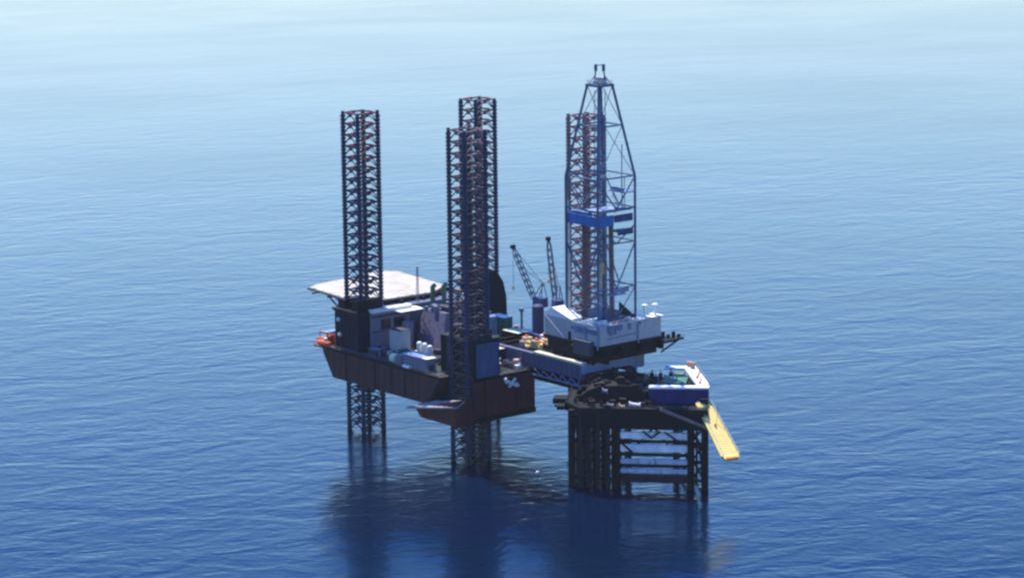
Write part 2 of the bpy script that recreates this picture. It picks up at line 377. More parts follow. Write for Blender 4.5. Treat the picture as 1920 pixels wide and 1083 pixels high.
hd = thing('helideck', 'large pale octagonal helideck overhanging the bow on the left', 'helideck', (-52, -3, 46))
poly = [(-69, -25.5), (-39, -28), (-31.5, -21), (-30.5, 4), (-38, 15.5), (-73, 19), (-77.5, 14.5), (-72, -20.5)]
MB().prism(poly, 47.2, 48).build('deck', HELI, hd)
mb = MB()
def grow(p, k): 
    cx = sum(a[0] for a in p) / len(p); cy = sum(a[1] for a in p) / len(p)
    return [(cx + (x - cx) * k, cy + (y - cy) * k) for x, y in p]
o2 = grow(poly, 1.045)
for i in range(8):
    a, b = poly[i], poly[(i + 1) % 8]; c, d = o2[i], o2[(i + 1) % 8]
    mb.add([(*a, 46.9), (*b, 46.9), (*d, 47.35), (*c, 47.35), (*a, 46.99), (*b, 46.99), (*d, 47.44), (*c, 47.44)], [(0, 1, 2, 3), (7, 6, 5, 4), (0, 4, 5, 1), (1, 5, 6, 2), (2, 6, 7, 3), (3, 7, 4, 0)])
mb.build('safety_net', DKBROWN, hd)
mb = MB()
for k in range(48):
    a0 = 2 * math.pi * k / 48; a1 = 2 * math.pi * (k + 1) / 48
    if k % 12 in (5,): continue
    mb.add([(-51 + math.cos(a) * r, -4 + math.sin(a) * r, 48.012) for r, a in ((9.2, a0), (10.2, a0), (10.2, a1), (9.2, a1))], [(0, 1, 2, 3)])
mb.build('landing_circle', mat('faded_orange_line', (0.42, 0.31, 0.21), var=.3), hd)
mb = MB()
for y in (-22, -12, -2, 8, 16): mb.box(-73, -28, y - .3, y + .3, 46, 47.15)
for x in (-68, -58, -48, -38): mb.box(x - .3, x + .3, -25, 17, 45.5, 45.99)
mb.build('under_frame', DKBROWN, hd)
for i in range(8):
    a, b = Vector((*poly[i], 48)), Vector((*poly[(i + 1) % 8], 48)); nn = max(2, int((b - a).length / 6))
    for k in range(nn): p = a.lerp(b, (k + .5) / nn); p = p.lerp(Vector((-51, -4, 48)), .02); MB().tube(p, p + Vector((0, 0, .35)), .3, n=6).build('edge_light', YELLOW, hd)

mb = MB()
for y in (-20, -6, 8, 16):
    for x in (-66, -54): mb.tube((x, y, 45.6), (-44, y, 33), .35)
    mb.tube((-62, y, 45.6), (-44.6, y, 38), .3)
mb.build('support_strut', DGREY, hd)

t = thing('antenna_mast', 'thin lattice antenna mast standing at the helideck edge', 'mast', (-24, -8, 46.6))
mb = MB()
for dx, dy in ((-.5, -.5), (.5, -.5), (0, .5)): mb.tube((-24 + dx, -8 + dy, 46), (-24 + dx * .4, -8 + dy * .4, 60), .1, n=4)
for k in range(10): mb.tube((-24.4, -8.4, 47 + k * 1.3), (-23.6, -8.4, 48.3 + k * 1.3), .06, n=3); mb.tube((-24, -7.6, 47 + k * 1.3), (-23.6, -8.4, 48.3 + k * 1.3), .06, n=3)
mb.build('mast_frame', GREY, t)
MB().tube((-25.2, -8, 57), (-22.8, -8, 57), .08, n=4).tube((-25, -8, 55), (-23, -8, 55), .08, n=4).build('crossarm', GREY, t)

# lifeboats at the bow
def lifeboat(x, y, z, L, label, m):
    t = thing('lifeboat', label, 'lifeboat', (x, y, z), 'enclosed lifeboats')
    mb = MB(); ns = 9; rows = []
    for i in range(ns):
        f = i / (ns - 1) * 2 - 1; w = 1.5 * (1 - abs(f) ** 3) ** .6 + .08; 
        rows.append([(x + f * L / 2, y - w, z + .9), (x + f * L / 2, y - w * .6, z + .1 + .5 * abs(f) ** 3), (x + f * L / 2, y + w * .6, z + .1 + .5 * abs(f) ** 3), (x + f * L / 2, y + w, z + .9), (x + f * L / 2, y + w * .75, z + 2.1 - .7 * f * f), (x + f * L / 2, y, z + 2.6 - .9 * f * f), (x + f * L / 2, y - w * .75, z + 2.1 - .7 * f * f)])
    vs = [v for r in rows for v in r]; fs = []
    for i in range(ns - 1):
        for j in range(7): fs.append((i * 7 + j, i * 7 + (j + 1) % 7, (i + 1) * 7 + (j + 1) % 7, (i + 1) * 7 + j))
    fs += [tuple(range(7)), tuple(range((ns - 1) * 7, ns * 7))]
    mb.add(vs, fs).build('boat_hull', m, t, smooth=True)
    MB().box(x + .2, x + 1.8, y - .6, y + .6, z + 2.3, z + 3.3).build('wheelhouse', WHITE, t, bevel=.15)
    MB().tube((x - L * .3, y, z + 2), (x - L * .3, y, z + 5), .14).tube((x + L * .3, y, z + 2), (x + L * .3, y, z + 5), .14).build('fall_wire', DGREY, t)
    d = MB()
    for k in (-.3, .3): d.path([(x + k * L, y + 3.2, 31.2), (x + k * L, y + 3.2, z + 4), (x + k * L, y, z + 5)], .3)
    d.build('davit', ORANGE, t)
lifeboat(-41.5, -38.6, 31.6, 8.5, 'orange enclosed lifeboat hanging at the bow corner left of the navy jacking house', ORANGE)
t = thing('bow_platform', 'rust red platform with pale roof jutting from the left bow corner of the hull', 'platform', (-44, -36, 31))
MB().box(-49, -44.9, -38, -26, 30.4, 31.0).build('floor', mat('rust_red', (0.30, 0.07, 0.04), var=.3), t)
MB().box(-48.5, -46, -37, -31, 31.01, 33.6).build('cabinet', ORANGE, t, bevel=.1)
MB().box(-47.8, -45, -31, -27.5, 31.01, 35.4).box(-48.1, -44.8, -36, -27.2, 35.41, 35.7).build('shelter', LBLUE, t)
mb = MB(); rail(mb, [(-44.9, -38, 31), (-49, -38, 31), (-49, -26, 31)]); mb.build('handrail', ORANGE, t)

# ------------------------------------------------------------------ machinery amidships
t = thing('engine_house', 'grey sloping sided engine house between the two left legs', 'deck house', (-14, 0, 31))
mb = MB(); b0 = [(-26, -12), (-4, -12), (-4, 8), (-26, 8)]; b1 = [(-22, -6.5), (-9, -6.5), (-9, 5), (-22, 5)]
mb.add([(*p, 31.1) for p in b0] + [(*p, 44.5) for p in b1], [(3, 2, 1, 0), (4, 5, 6, 7)] + [(i, (i + 1) % 4, (i + 1) % 4 + 4, i + 4) for i in range(4)])
mb.build('wall', mat('weathered_purple_grey', (0.10, 0.095, 0.15), rust=.45, rustc=(.17, .15, .21), var=.5, scale=.5, zs=.5), t, bevel=.3)
mb = MB().box(-3.9, -3.6, -9, -7.6, 31.2, 33.4).box(-3.9, -3.6, 2, 4.5, 31.2, 35)
mb.build('door', BLACK, t)
mb = MB()
for i in range(14):
    x = random.uniform(-22, -9); y = random.uniform(-7, 5); q_ = random.uniform(.5, 1.3); mb.box(x - q_, x + q_, y - q_ * .7, y + q_ * .7, 44.4, 44.6 + random.uniform(.5, 1.8))
mb.build('roof_gear', GREY, t)
for k, (x, y, hh) in enumerate(((-21.5, -3, 7.5), (-18.5, 0, 8), (-15.5, 2, 5))):
    p = MB().tube((x, y, 44.5), (x, y, 44.5 + hh), .9, n=12).tube((x, y, 44.5 + hh), (x + 1.6, y - .4, 45.4 + hh), .9, n=12).build('exhaust_stack', GREEN if k < 2 else WHITE, t)
MB().box(-16, -10, -5, 0, 44.52, 46.2).build('ventilator', DGREY, t)
t = thing('satellite_dome', 'white satellite dome on a post above the engine house', 'radome', (-14, 3, 44.5))
MB().tube((-11, 3, 44.5), (-11, 3, 48), .3, n=8).build('post', GREY, t)
MB().dome((-11, 3, 49), 1.5, full=True, n=16).build('dome_shell', WHITE, t, smooth=True)

for x, y, r_, h_, lb, mm in ((-20.5, -15.5, 2.2, 9.5, 'tall round grey tank between the grey wall and the engine house', GREY), (-2.5, -8, 2.0, 7.5, 'round tan tank at the right end of the engine house', TAN), (-3.5, -2, 2.0, 9, 'round slate tank behind the tan tank', DGREY), (2, -1, 1.8, 6, 'short round cream tank left of the brown deck cabin', CREAM), (-6, 12, 2.2, 10, 'tall round pale tank behind the engine house', LBLUE)):
    t = thing('mud_tank', lb, 'tank', (x, y, 31.1), 'round tanks around the engine house')
    MB().tube((x, y, 31.1), (x, y, 31.1 + h_), r_, n=14).dome((x, y, 31.1 + h_), r_, .9, n=14).build('tank_shell', mm, t)
    MB().tube((x + r_ + .1, y - .5, 31.2), (x + r_ + .1, y - .5, 31.5 + h_), .08, n=4).tube((x + r_ + .1, y + .3, 31.2), (x + r_ + .1, y + .3, 31.5 + h_), .08, n=4).tube((x, y, 32 + h_), (x, y, 33.2 + h_), .35, n=8).build('ladder', GREY, t)

def container(x, y, z, lx, ly, lz, label, m, top=None, rot=0, grp='cargo containers on the rig deck', name='container'):
    t = thing(name, label, 'container', (x, y, z), grp)
    M = Matrix.Translation((x, y, 0)) @ Matrix.Rotation(rot, 4, 'Z')
    MB().box(-lx / 2, lx / 2, -ly / 2, ly / 2, z, z + lz, M).build('body', m, t)
    r = MB(); k = -lx / 2 + .3
    while k < lx / 2 - .2: r.box(k, k + .25, -ly / 2 - .09, -ly / 2 - .002, z + .2, z + lz - .2, M); k += .7
    r.build('corrugation', m, t)
    MB().box(lx / 2 + .003, lx / 2 + .1, -ly * .25, ly * .25, z + .15, z + min(lz - .3, 2.4), M).build('door', DGREY if m is not DGREY else GREY, t)
    MB().box(-lx / 2 - .08, lx / 2 + .08, -ly / 2 - .08, ly / 2 + .08, z + lz + .003, z + lz + .14, M).build('roof', top or m, t)
D0 = 31.12
container(10.5, -33.6, D0, 14, 4.2, 4.6, 'long container with a bright white roof at the near deck edge', GREY, WHITE)
container(1.5, -34.8, D0, 3, 3, 3.6, 'small grey container beside the pale yellow tank', GREY, GREY)
container(-16.5, -33.5, D0, 5, 3, 2.7, 'small dark container with two lamps below the navy jacking house', DGREY, GREY)
container(-4, -28, D0, 7, 3.4, 3.2, 'dark green container amidships behind the white roofed container', GREEN, DGREY)
container(-14, -24, D0, 6, 5, 9, 'blue grey cabin next to the accommodation block front', WINDW, DGREY)
container(20, 4.2 - 10, D0, 7, 5.6, 5.2, 'brown cabin with a cream roof left of the derrick slot', DKBROWN, CREAM)
container(6, 14, D0, 9, 5, 6.2, 'brown deck cabin with a wide cream roof amidships', DKBROWN, CREAM)
container(-12, 22, D0, 8, 4, 8, 'dark green cabin with a white roof behind the far middle leg', GREEN, WHITE)
container(2, 25, D0, 5, 3.5, 4.4, 'grey skid with a white top near the crane pedestals', DGREY, WHITE)
container(30.5, -15.5, D0, 5, 2.6, 2.6, 'tan container on the stern deck beside the blue end of the jacking house', TAN, CREAM)
container(14.5, -8.6, D0, 4.5, 2.6, 3.4, 'cream container in front of the brown cabin by the slot', CREAM, WHITE)
container(9, 21.5, D0, 5, 3, 5, 'pale tan cabin beside the navy silo', TAN, CREAM)
t = thing('storage_tank', 'pale yellow green tank at the near deck edge', 'tank', (-2, -35, D0))
MB().tube((-3.4, -35.3, D0 + 1.9), (-.6, -35.3, D0 + 1.9), 1.7, n=14).build('tank_shell', mat('pale_lime_paint', (.62, .68, .45), var=.1), t, smooth=False)
MB().box(-3.2, -2.8, -36.4, -34.2, D0, D0 + 1.4).box(-1.2, -.8, -36.4, -34.2, D0, D0 + 1.4).build('saddle', DGREY, t)
t = thing('storage_tank', 'short white tank lying just right of the yellow green tank', 'tank', (3, -36, D0))
MB().tube((4.6, -36.2, D0 + .2), (8.4, -36.4, D0 + .2), .8, n=12).build('tank_shell', WHITE, t)
MB().box(5, 5.3, -36.9, -35.6, D0 - 1.2, D0).box(7.6, 7.9, -36.9, -35.6, D0 - 1.2, D0).build('saddle', DGREY, t)

# white deck fittings
fit = [(-6, -20, 2.2, 'pair of white bottle shaped vessels amidships'), (0, -21, 1.6, 'white drum with a tall neck right of the grey engine house')]
for x, y, s, lb in fit:
    t = thing('pressure_vessel', lb, 'vessel', (x, y, D0), 'white vessels amidships')
    for dx in ((-1.6, 1.6) if s > 2 else (0,)):
        b = MB().tube((x + dx, y, D0 + .8), (x + dx, y, D0 + 4.2), 1.0, n=12).dome((x + dx, y, D0 + 4.2), 1.0, .8).build('vessel_shell', WHITE, t)
    MB().box(x - s, x + s, y - 1, y + 1, D0, D0 + .8).build('skid', GREY, t)
winches = [(12, -24, 'winch with a dark drum near the green jacking house'), (-20, -28, 'winch with a dark drum below the grey accommodation wall'), (31, -9, 'winch with a dark drum at the stern deck edge')]
for x, y, lb in winches:
    t = thing('winch', lb, 'winch', (x, y, D0), 'mooring winches on deck')
    MB().tube((x - 1.6, y, D0 + 1.4), (x + 1.6, y, D0 + 1.4), .9, n=12).build('drum', DKBROWN, t)
    MB().box(x - 2, x - 1.65, y - 1.3, y + 1.3, D0, D0 + 2.6).box(x + 1.65, x + 2, y - 1.3, y + 1.3, D0, D0 + 2.6).build('side_frame', GREY, t)
t = thing('anchor', 'white cross shaped anchor hung at the stern deck edge', 'anchor', (38.6, -14, 26))
MB().tube((39.0, -17, 29.0), (39.0, -12, 26.3), .55).tube((39.0, -15.6, 26.4), (39.0, -12.6, 29.2), .5).tube((39.0, -17.4, 29.8), (39.0, -16.4, 28.0), .7).tube((39, -12.4, 27.6), (39, -11.2, 26.2), .5).build('anchor_body', BRIGHT, t)
MB().path([(38.9, -10, 31), (38.9, -9, 29), (38.9, -11.4, 27.6)], .12).build('chain', DGREY, t)

# small crates and drums scattered over the deck
for nm, lb, ca, mm, gr_, N in (('crate', 'small white crate left among the machines on the rig deck', 'crate', WHITE, 'small white crates on deck', 16),
                        ('crate', 'small tan crate left among the machines on the rig deck', 'crate', TAN, 'small tan crates on deck', 13),
                        ('drum', 'rust orange drum standing among the machines on the rig deck', 'drum', mat('rust_orange', (.42, .16, .08), var=.3), 'rust orange drums on deck', 11),
                        ('crate', 'dark grey crate left among the machines on the rig deck', 'crate', DGREY, 'dark grey crates on deck', 12)):
    for i in range(N):
        while True:
            x = random.uniform(-22, 36); y = random.uniform(-36, 35)
            if y < -30 and not (-20 < x < 0 or 19 < x < 24): continue
            if x > 11 and -4 < y < 18: continue
            if x > 19 and y < -18: continue
            if -27 < x < -3 and -13 < y < 9: continue
            break
        s_ = random.uniform(.5, 1.1); Mx = Matrix.Translation((x, y, D0)) @ Matrix.Rotation(random.uniform(0, 1.5), 4, 'Z')
        if nm == 'drum': q = MB().tube((0, 0, 0), (0, 0, 1.5), s_ * .8, n=10, M=Mx).tube((0, 0, 1.5), (0, 0, 1.62), s_ * .86, n=10, M=Mx)
        else: q = MB().box(-s_ * 1.4, s_ * 1.4, -s_, s_, .15, s_ * 1.7, Mx).box(-s_ * 1.45, s_ * 1.45, -s_ * 1.05, s_ * 1.05, s_ * 1.7 + .003, s_ * 1.7 + .15, Mx).box(-s_, s_, -s_ * .3, s_ * .3, 0, .149, Mx)
        tag(q.build(nm, mm), lb, ca, gr_)

# pipe racks and loose pipe
for k, (x, y, n_, lb, mm) in enumerate(((2, -6, 9, 'stack of brown drill pipe amidships left of the cream roofed cabins', BROWN), (22, -13.5, 7, 'stack of rusty casing pipe near the stern edge', TAN), (-2, 6, 8, 'stack of grey pipe behind the engine house', GREY))):
    t = thing('pipe_stack', lb, 'pipes', (x, y, D0), 'pipe stacks on the rig deck')
    mb = MB()
    for r_ in range(4):
        for i in range(n_ - r_): mb.tube((x - 6, y + (i + r_ * .5) * .52 - n_ * .26, D0 + .5 + r_ * .45), (x + 6, y + (i + r_ * .5) * .52 - n_ * .26, D0 + .5 + r_ * .45), .24)
    mb.build('pipe_bundle', mm, t)
    MB().box(x - 4, x - 3.6, y - n_ * .3 - .3, y + n_ * .3 + .3, D0, D0 + .22).box(x + 3.6, x + 4, y - n_ * .3 - .3, y + n_ * .3 + .3, D0, D0 + .22).build('rack', BLACK, t)

# pumps: small deck machines one can tell apart by colour
def machine(x, y, label, m1, m2, s=1.0):
    t = thing('pump_skid', label, 'machinery', (x, y, D0), 'pump skids on the rig deck')
    MB().box(x - 2 * s, x + 2 * s, y - 1.1 * s, y + 1.1 * s, D0, D0 + .4).build('skid', BLACK, t)
    MB().box(x - 1.7 * s, x + .2 * s, y - .8 * s, y + .8 * s, D0 + .41, D0 + 2.1 * s + .4).build('motor', m1, t, bevel=.12)
    MB().tube((x + .4 * s, y, D0 + 1.2), (x + 1.8 * s, y, D0 + 1.2), .75 * s, n=10).tube((x + 1.1 * s, y, D0 + 1), (x + 1.1 * s, y, D0 + 3.1 * s), .25 * s).build('pump', m2, t)
machine(27, -10.5, 'pump skid with a white motor nearest the slot corner', WHITE, DGREY, 1.2)
machine(14, -14, 'pump skid with a blue motor beside the green jacking house', BLUE, WHITE, 1.3)
machine(33, -6.5, 'pink and grey pump skid on the stern corner by the slot', mat('pink_primer', (.55, .35, .35), var=.3), GREY, 1.2)
machine(8, 4, 'pump skid with an orange motor in front of the brown deck cabin', ORANGE, GREY, 1.2)
machine(5, -14, 'pump skid with a green motor behind the white vessels', GREEN, WHITE, 1.2)
machine(-9, -31.5, 'pump skid with a tan motor near the near deck edge', TAN, DGREY, 1.1)
machine(-20, 14, 'pump skid with a grey motor between the far legs', GREY, WHITE, 1.2)
machine(17, -1.2 - 1, 'pump skid with a yellow motor right beside the slot', YELLOW, WHITE, 1.0)
# low piping and clutter on deck
mb = MB()
for i in range(70):
    x = random.uniform(-22, 34); y = random.uniform(-29, -5) if x < 19 else random.uniform(-18, -5)
    if -27 < x < -3 and y > -13: continue
    L = random.uniform(2, 7); z = D0 + random.uniform(.2, 1.8)
    if random.random() < .5: L = min(L, 34 - x + 2); mb.tube((x, y, z), (x + L, y, z), random.uniform(.08, .22), n=5); mb.tube((x, y, D0 - .1), (x, y, z), .12, n=4)
    else: mb.tube((x, y, z), (x, min(y + L, -4), z), random.uniform(.08, .22), n=5); mb.tube((x, y, D0 - .1), (x, y, z), .12, n=4)
mb.build('deck_piping', DGREY, hull)

# ------------------------------------------------------------------ cranes
def crane(bx, by, pz, tip, aframe, label):
    t = thing('pedestal_crane', label, 'crane', (bx, by, D0), 'lattice boom deck cranes')
    MB().tube((bx, by, D0 - .1), (bx, by, pz), 1.5, 1.5, n=14).build('pedestal', DBLUE if aframe else GREY, t)
    d = Vector((tip[0] - bx, tip[1] - by, 0)).normalized(); s = Vector((-d.y, d.x, 0))
    M = Matrix((( d.x, s.x, 0, bx), (d.y, s.y, 0, by), (0, 0, 1, 0), (0, 0, 0, 1)))
    cb = MB().box(-3.6, 1.4, -1.7, 1.7, pz + .01, pz + 3.4, M).build('cab', mat('slate_blue_cab', (.06, .09, .2), rust=.2, var=.3), t, bevel=.12)
    MB().box(1.41, 1.5, -1.3, 1.3, pz + 1.4, pz + 2.9, M).build('cab_window', GLASS, cb)
    a = Vector((bx, by, pz + 1.2)) + d * 1.6; b = Vector(tip)
    ax = (b - a).normalized(); up_ = ax.cross(s).normalized()
    if up_.z < 0: up_ = -up_
    bm_ = MB(); n_ = 9; Ls = (b - a).length
    def P(f, i, j): 
        w = .75 * min(1, min(f, 1 - f) * 6 + .2); return a + ax * (Ls * f) + s * (i * w) + up_ * (j * w)
    for i, j in ((-1, -1), (1, -1), (1, 1), (-1, 1)):
        for k in range(n_): bm_.tube(P(k / n_, i, j), P((k + 1) / n_, i, j), .16, n=4)
    q = [(-1, -1), (1, -1), (1, 1), (-1, 1)]
    for k in range(n_):
        for e in range(4):
            i0, i1 = q[e], q[(e + 1) % 4]
            bm_.tube(P(k / n_, *i0), P((k + 1) / n_, *i1), .1, n=4); bm_.tube(P((k + .5) / n_, *i1), P((k + .5) / n_, *i0), .1, n=4)
    bm_.build('boom', mat('grey_blue_boom', (.07, .09, .16), rust=.2, var=.3), t)
    MB().tube(b - s * .8, b + s * .8, .8, n=10).build('tip_sheave', DKBROWN, t)
    ap = Vector((bx, by, pz + 9)) - d * 2.6
    g = MB()
    for k in (-1, 1):
        g.tube(Vector((bx, by, pz + 3.3)) + s * k * 1.3 + d, ap + s * k * .4, .2, n=5); g.tube(Vector((bx, by, pz + 3.3)) + s * k * 1.3 - d * 3.3, ap + s * k * .4, .2, n=5)
    g.build('gantry', GREY, t)
    w = MB(); w.tube(ap, b, .09, n=4); w.tube(ap, a.lerp(b, .6) + up_ * .8, .09, n=4); w.tube(b, b - Vector((0, 0, 15)), .08, n=4)
    w.build('stay_wire', DGREY, t)
    MB().tube(b - Vector((0, 0, 15)), b - Vector((0, 0, 16.4)), .45, n=8).build('hook_block', YELLOW, t)
crane(5.4, 25.6, 45, (-8.5, 25, 65.5), True, 'deck crane with a navy post and slanted boom, nearer the middle legs')
crane(20.5, 22, 47, (11, 26, 71), False, 'deck crane with a steep boom beside the derrick')
t = thing('mud_silo', 'navy upright silo standing left of the white drill floor walls', 'silo', (11, 20, D0))
MB().tube((12, 20, D0 + 1), (12, 20, 46.5), 2.2, n=14).dome((12, 20, 46.5), 2.2, 1.0).build('silo_shell', mat('slate_silo', (.05, .065, .14), rust=.3, rustc=(.09, .07, .09), var=.3), t)
MB().box(10.4, 13.6, 18.4, 21.6, D0, D0 + .99).build('plinth', DGREY, t)
t = thing('vent_post', 'thin pink grey vent post between the cranes and the far middle leg', 'post', (-10, 27, D0))
MB().tube((-10, 30, D0 - .1), (-10, 30, 40), .45, n=8).build('pipe', GREY, t); MB().box(-10.7, -9.3, 29.4, 30.6, 40.01, 41.2).build('vent_head', GREY, t)

# ------------------------------------------------------------------ cantilever and drill floor
t = thing('cantilever', 'pale blue cantilever beams reaching from the hull slot over the wellhead platform', 'cantilever', (50, 7, 31))
for y in (-4, 17.2):
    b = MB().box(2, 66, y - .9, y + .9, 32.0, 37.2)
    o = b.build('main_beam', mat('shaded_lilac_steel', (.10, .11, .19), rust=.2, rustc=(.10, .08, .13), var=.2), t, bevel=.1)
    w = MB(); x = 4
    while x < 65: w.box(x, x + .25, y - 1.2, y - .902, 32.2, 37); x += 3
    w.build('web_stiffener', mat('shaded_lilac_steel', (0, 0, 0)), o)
MB().box(66.01, 67.2, -5, 18.3, 34.2, 37.3).build('end_beam', LBLUE, t, bevel=.1)
MB().box(60, 66, 17, 24.5, 32.5, 38).build('end_block', mat('grey_blue_block', (.18, .24, .34), rust=.25, var=.25), t, bevel=.15)
MB().box(40, 66.5, -5.2, -2.6, 37.22, 38.0).build('skid_rail', CREAM, t)
MB().box(3, 66, -3, 16.2, 33.2, 33.6).build('deck', BLACK, t)
mb = MB()
for x in range(8, 64, 6): mb.box(x, x + .6, -3.08, 16.2, 33.62, 36.2)
mb.build('transom', DKBROWN, t)
mb = MB()
for k in range(5): mb.tube((41 + k * 5, -5.6, 32), (45 + k * 5, -5.6, 29.8), .2, n=4); mb.tube((45 + k * 5, -5.6, 29.8), (46 + k * 5, -5.6, 32), .2, n=4)
mb.tube((40, -5.6, 29.8), (68, -5.6, 29.8), .28)
mb.build('hanging_pipe', LBLUE, t)

df = thing('drill_floor', 'white walled drill floor with a dark skirt standing on the cantilever', 'drill floor', (57, 12, 38))
wl = MB()
wl.box(42, 72, -1.5, -1.1, 44.2, 51.2); wl.box(71.6, 72, -1.09, 27, 44.2, 51.2); wl.box(42, 71.6, 26.6, 27, 44.2, 49.5); wl.box(42, 42.4, -1.09, 26.59, 44.2, 50.5)
wl.build('wind_wall', WINDW, df)
mb = MB(); k = 43.0
while k < 71: mb.box(k, k + .14, -1.6, -1.502, 44.3, 51.1); k += 1.25
k = -1
while k < 26.5: mb.box(72.002, 72.1, k, k + .14, 44.3, 51.1); k += 1.25
mb.build('cladding_rib', WINDW, df)
MB().box(41.6, 72.6, -1.9, 27.5, 43.1, 44.15).build('floor_plate', BLACK, df)
mb = MB()
for y in (0, 8, 17, 26): mb.box(42.5, 74, y - .6, y + .6, 40, 43.05)
for x in (46, 55, 63, 71): mb.box(x - .5, x + .5, .62, 25.38, 38.4, 42.9)
mb.box(40, 75, -.9, .5, 38.2, 40)
mb.build('substructure', BLACK, df)
MB().box(60, 69, -3.6, -1.62, 40.5, 45.6).build('under_cabin', mat('dim_grey_cabin', (.07, .075, .11), rust=.3, var=.3), df, bevel=.1)
# sloping white roofs on the walls
mb = MB().side([(42.1, 51.25), (56.5, 51.25), (56.5, 51.6), (46, 54.4), (42.1, 52.0)], -1.4, 4.2)
mb.build('white_roof', BRIGHT, df)
mb = MB().box(61, 71.5, 19.5, 26.5, 49.6, 50.2).box(67, 72.6, 22, 27.8, 51.25, 51.6)
mb.build('corner_roof', WHITE, df)
MB().box(57, 71.5, -1, 6, 50.2, 50.7).box(58.5, 64, -1.8, -1.62, 47.5, 50.6).build('front_roof', LBLUE, df)
MB().box(43, 71, 0, 26, 45, 45.3).build('rig_floor', BLACK, df)
mb = MB(); rail(mb, [(58, -1.3, 51.2), (71.8, -1.3, 51.2), (71.8, 18, 51.2)]); mb.build('handrail', WHITE, df)
MB().side([(58, 51), (66, 50.7), (66, 51.4), (58, 55.2)], 19.5, 20.1).build('back_screen', mat('dark_green_screen', (.02, .04, .035), var=.3), df)
mb = MB()
for x, y, h_ in ((69.5, 21.5, 4.2), (70, 26, 4)): mb.tube((x, y, 51.2), (x, y, 51.2 + h_), .5, n=8); mb.dome((x, y, 51.2 + h_), 1.1, .5, n=10)
mb.build('vent_cowl', WHITE, df)
mb = MB()
for i in range(9): mb.box(60 + i * 1.2, 60.8 + i * 1.2, 2 + (i % 3), 3.4 + (i % 3), 50.72, 51.5 + .3 * (i % 4))
mb.build('air_unit', WHITE, df)
mb = MB().box(66, 73, 27.6, 34, 41.4, 42.2).box(69, 71.4, 34, 38.5, 41.2, 41.9); rail(mb, [(73, 27.6, 42.2), (73, 34, 42.2), (71.4, 38.5, 42)])
for i in range(5): mb.box(67 + i, 67.7 + i, 29 + i * 1.6, 30.2 + i * 1.6, 42.2, 43.4 + (i % 2))
mb.tube((71, 28, 38), (71, 36, 41.2), .4)
mb.build('side_walkway', BLACK, df)
mb = MB()
for i in range(8): mb.tube((44, 1.5 + i * 1.2, 38), (52, 1 + i * 1.5, 42.6), .25, n=5)
mb.tube((43, -2.2, 38), (60, -2.2, 43), .3).tube((70, -2.4, 37.6), (58, -2.4, 43), .35).tube((68, -2, 37.4), (74, 10, 42), .4)
mb.build('underfloor_pipe', DKBROWN, df)

MB().box(55.2, 56.6, -1.72, -1.503, 44.3, 47.2).build('door', BLACK, df)
mb = MB()
for i in range(11):
    x = 57 + i * 1.3; h_ = random.uniform(.5, 1.6); mb.box(x, x + random.uniform(.5, 1.2), -2.0, -1.62, 49.2 - h_, 49.3 + h_ * .5)
for i in range(9):
    y = random.choice((2, 4.5, 11, 14)) + random.uniform(0, 2.5); h_ = random.uniform(.4, 2.6); mb.box(72.12, 72.4 + i * .02, y, y + random.uniform(.4, 2.2), 50.2 - h_, 50.9)
mb.build('hose_bundle', mat('mixed_blue_gear', (.10, .16, .32), rust=.4, rustc=(.4, .42, .45), var=.4, scale=1.5, streak=False), df)
MB().tube((65, -2.0, 44.4), (65, -2.0, 50.6), .3).tube((71.6, -2.0, 43), (71.6, -2.0, 51.6), .28).tube((72.5, 16, 43.2), (72.5, 16, 50), .28).tube((72.4, 2, 46.4), (72.4, 15, 46.9), .22).build('wall_pipe', LBLUE, df)
MB().path([(43, -2.2, 51.3), (50, -2.2, 47), (54, -2.2, 44.6)], .3).build('stair_rail', LBLUE, df)

# ------------------------------------------------------------------ orange/yellow gear at the slot
for x, y, z, s, lb, mm in ((33, 3, 37.3, 1.9, 'tan and yellow machine on the cantilever left of the drill floor', TAN), (38, 2.2, 37.3, 1.6, 'yellow blowout gear on the cantilever beside the drill floor', YELLOW), (32, 8, 37.3, 1.7, 'pale tan hydraulic unit at the back of the cantilever', CREAM), (26, 2.5, 36.6, 1.5, 'pink grey pump unit leftmost on the cantilever', mat('dusty_pink', (.42, .30, .28), var=.3)), (21, 8, 36.4, 1.6, 'cream skid at the hull end of the cantilever', CREAM), (37, 8.5, 36.8, 1.4, 'rust brown unit tight against the drill floor skirt', mat('rust_brown', (.26, .12, .07), var=.3)), (27, 11.5, 37.6, 1.6, 'white topped unit on the far side of the cantilever', WHITE)):
    t = thing('hydraulic_unit', lb, 'machinery', (x, y, z), 'tan and yellow units on the cantilever')
    MB().box(x - 2 * s, x + 2 * s, y - s, y + s, 33.62, z - .5).build('frame', DKBROWN, t)
    MB().box(x - 1.4 * s, x + .2 * s, y - .8 * s, y + .8 * s, z - .49, z + 1.2 * s).build('housing', mm, t, bevel=.2)
    MB().tube((x + .4 * s, y, z), (x + 1.9 * s, y, z), .6 * s, n=10).tube((x + s, y, z), (x + s, y, z + 1.3 * s), .35 * s).build('cylinder', YELLOW, t)
    MB().dome((x - .6 * s, y, z + 1.2 * s), .5 * s, n=10).build('cap', ORANGE, t)

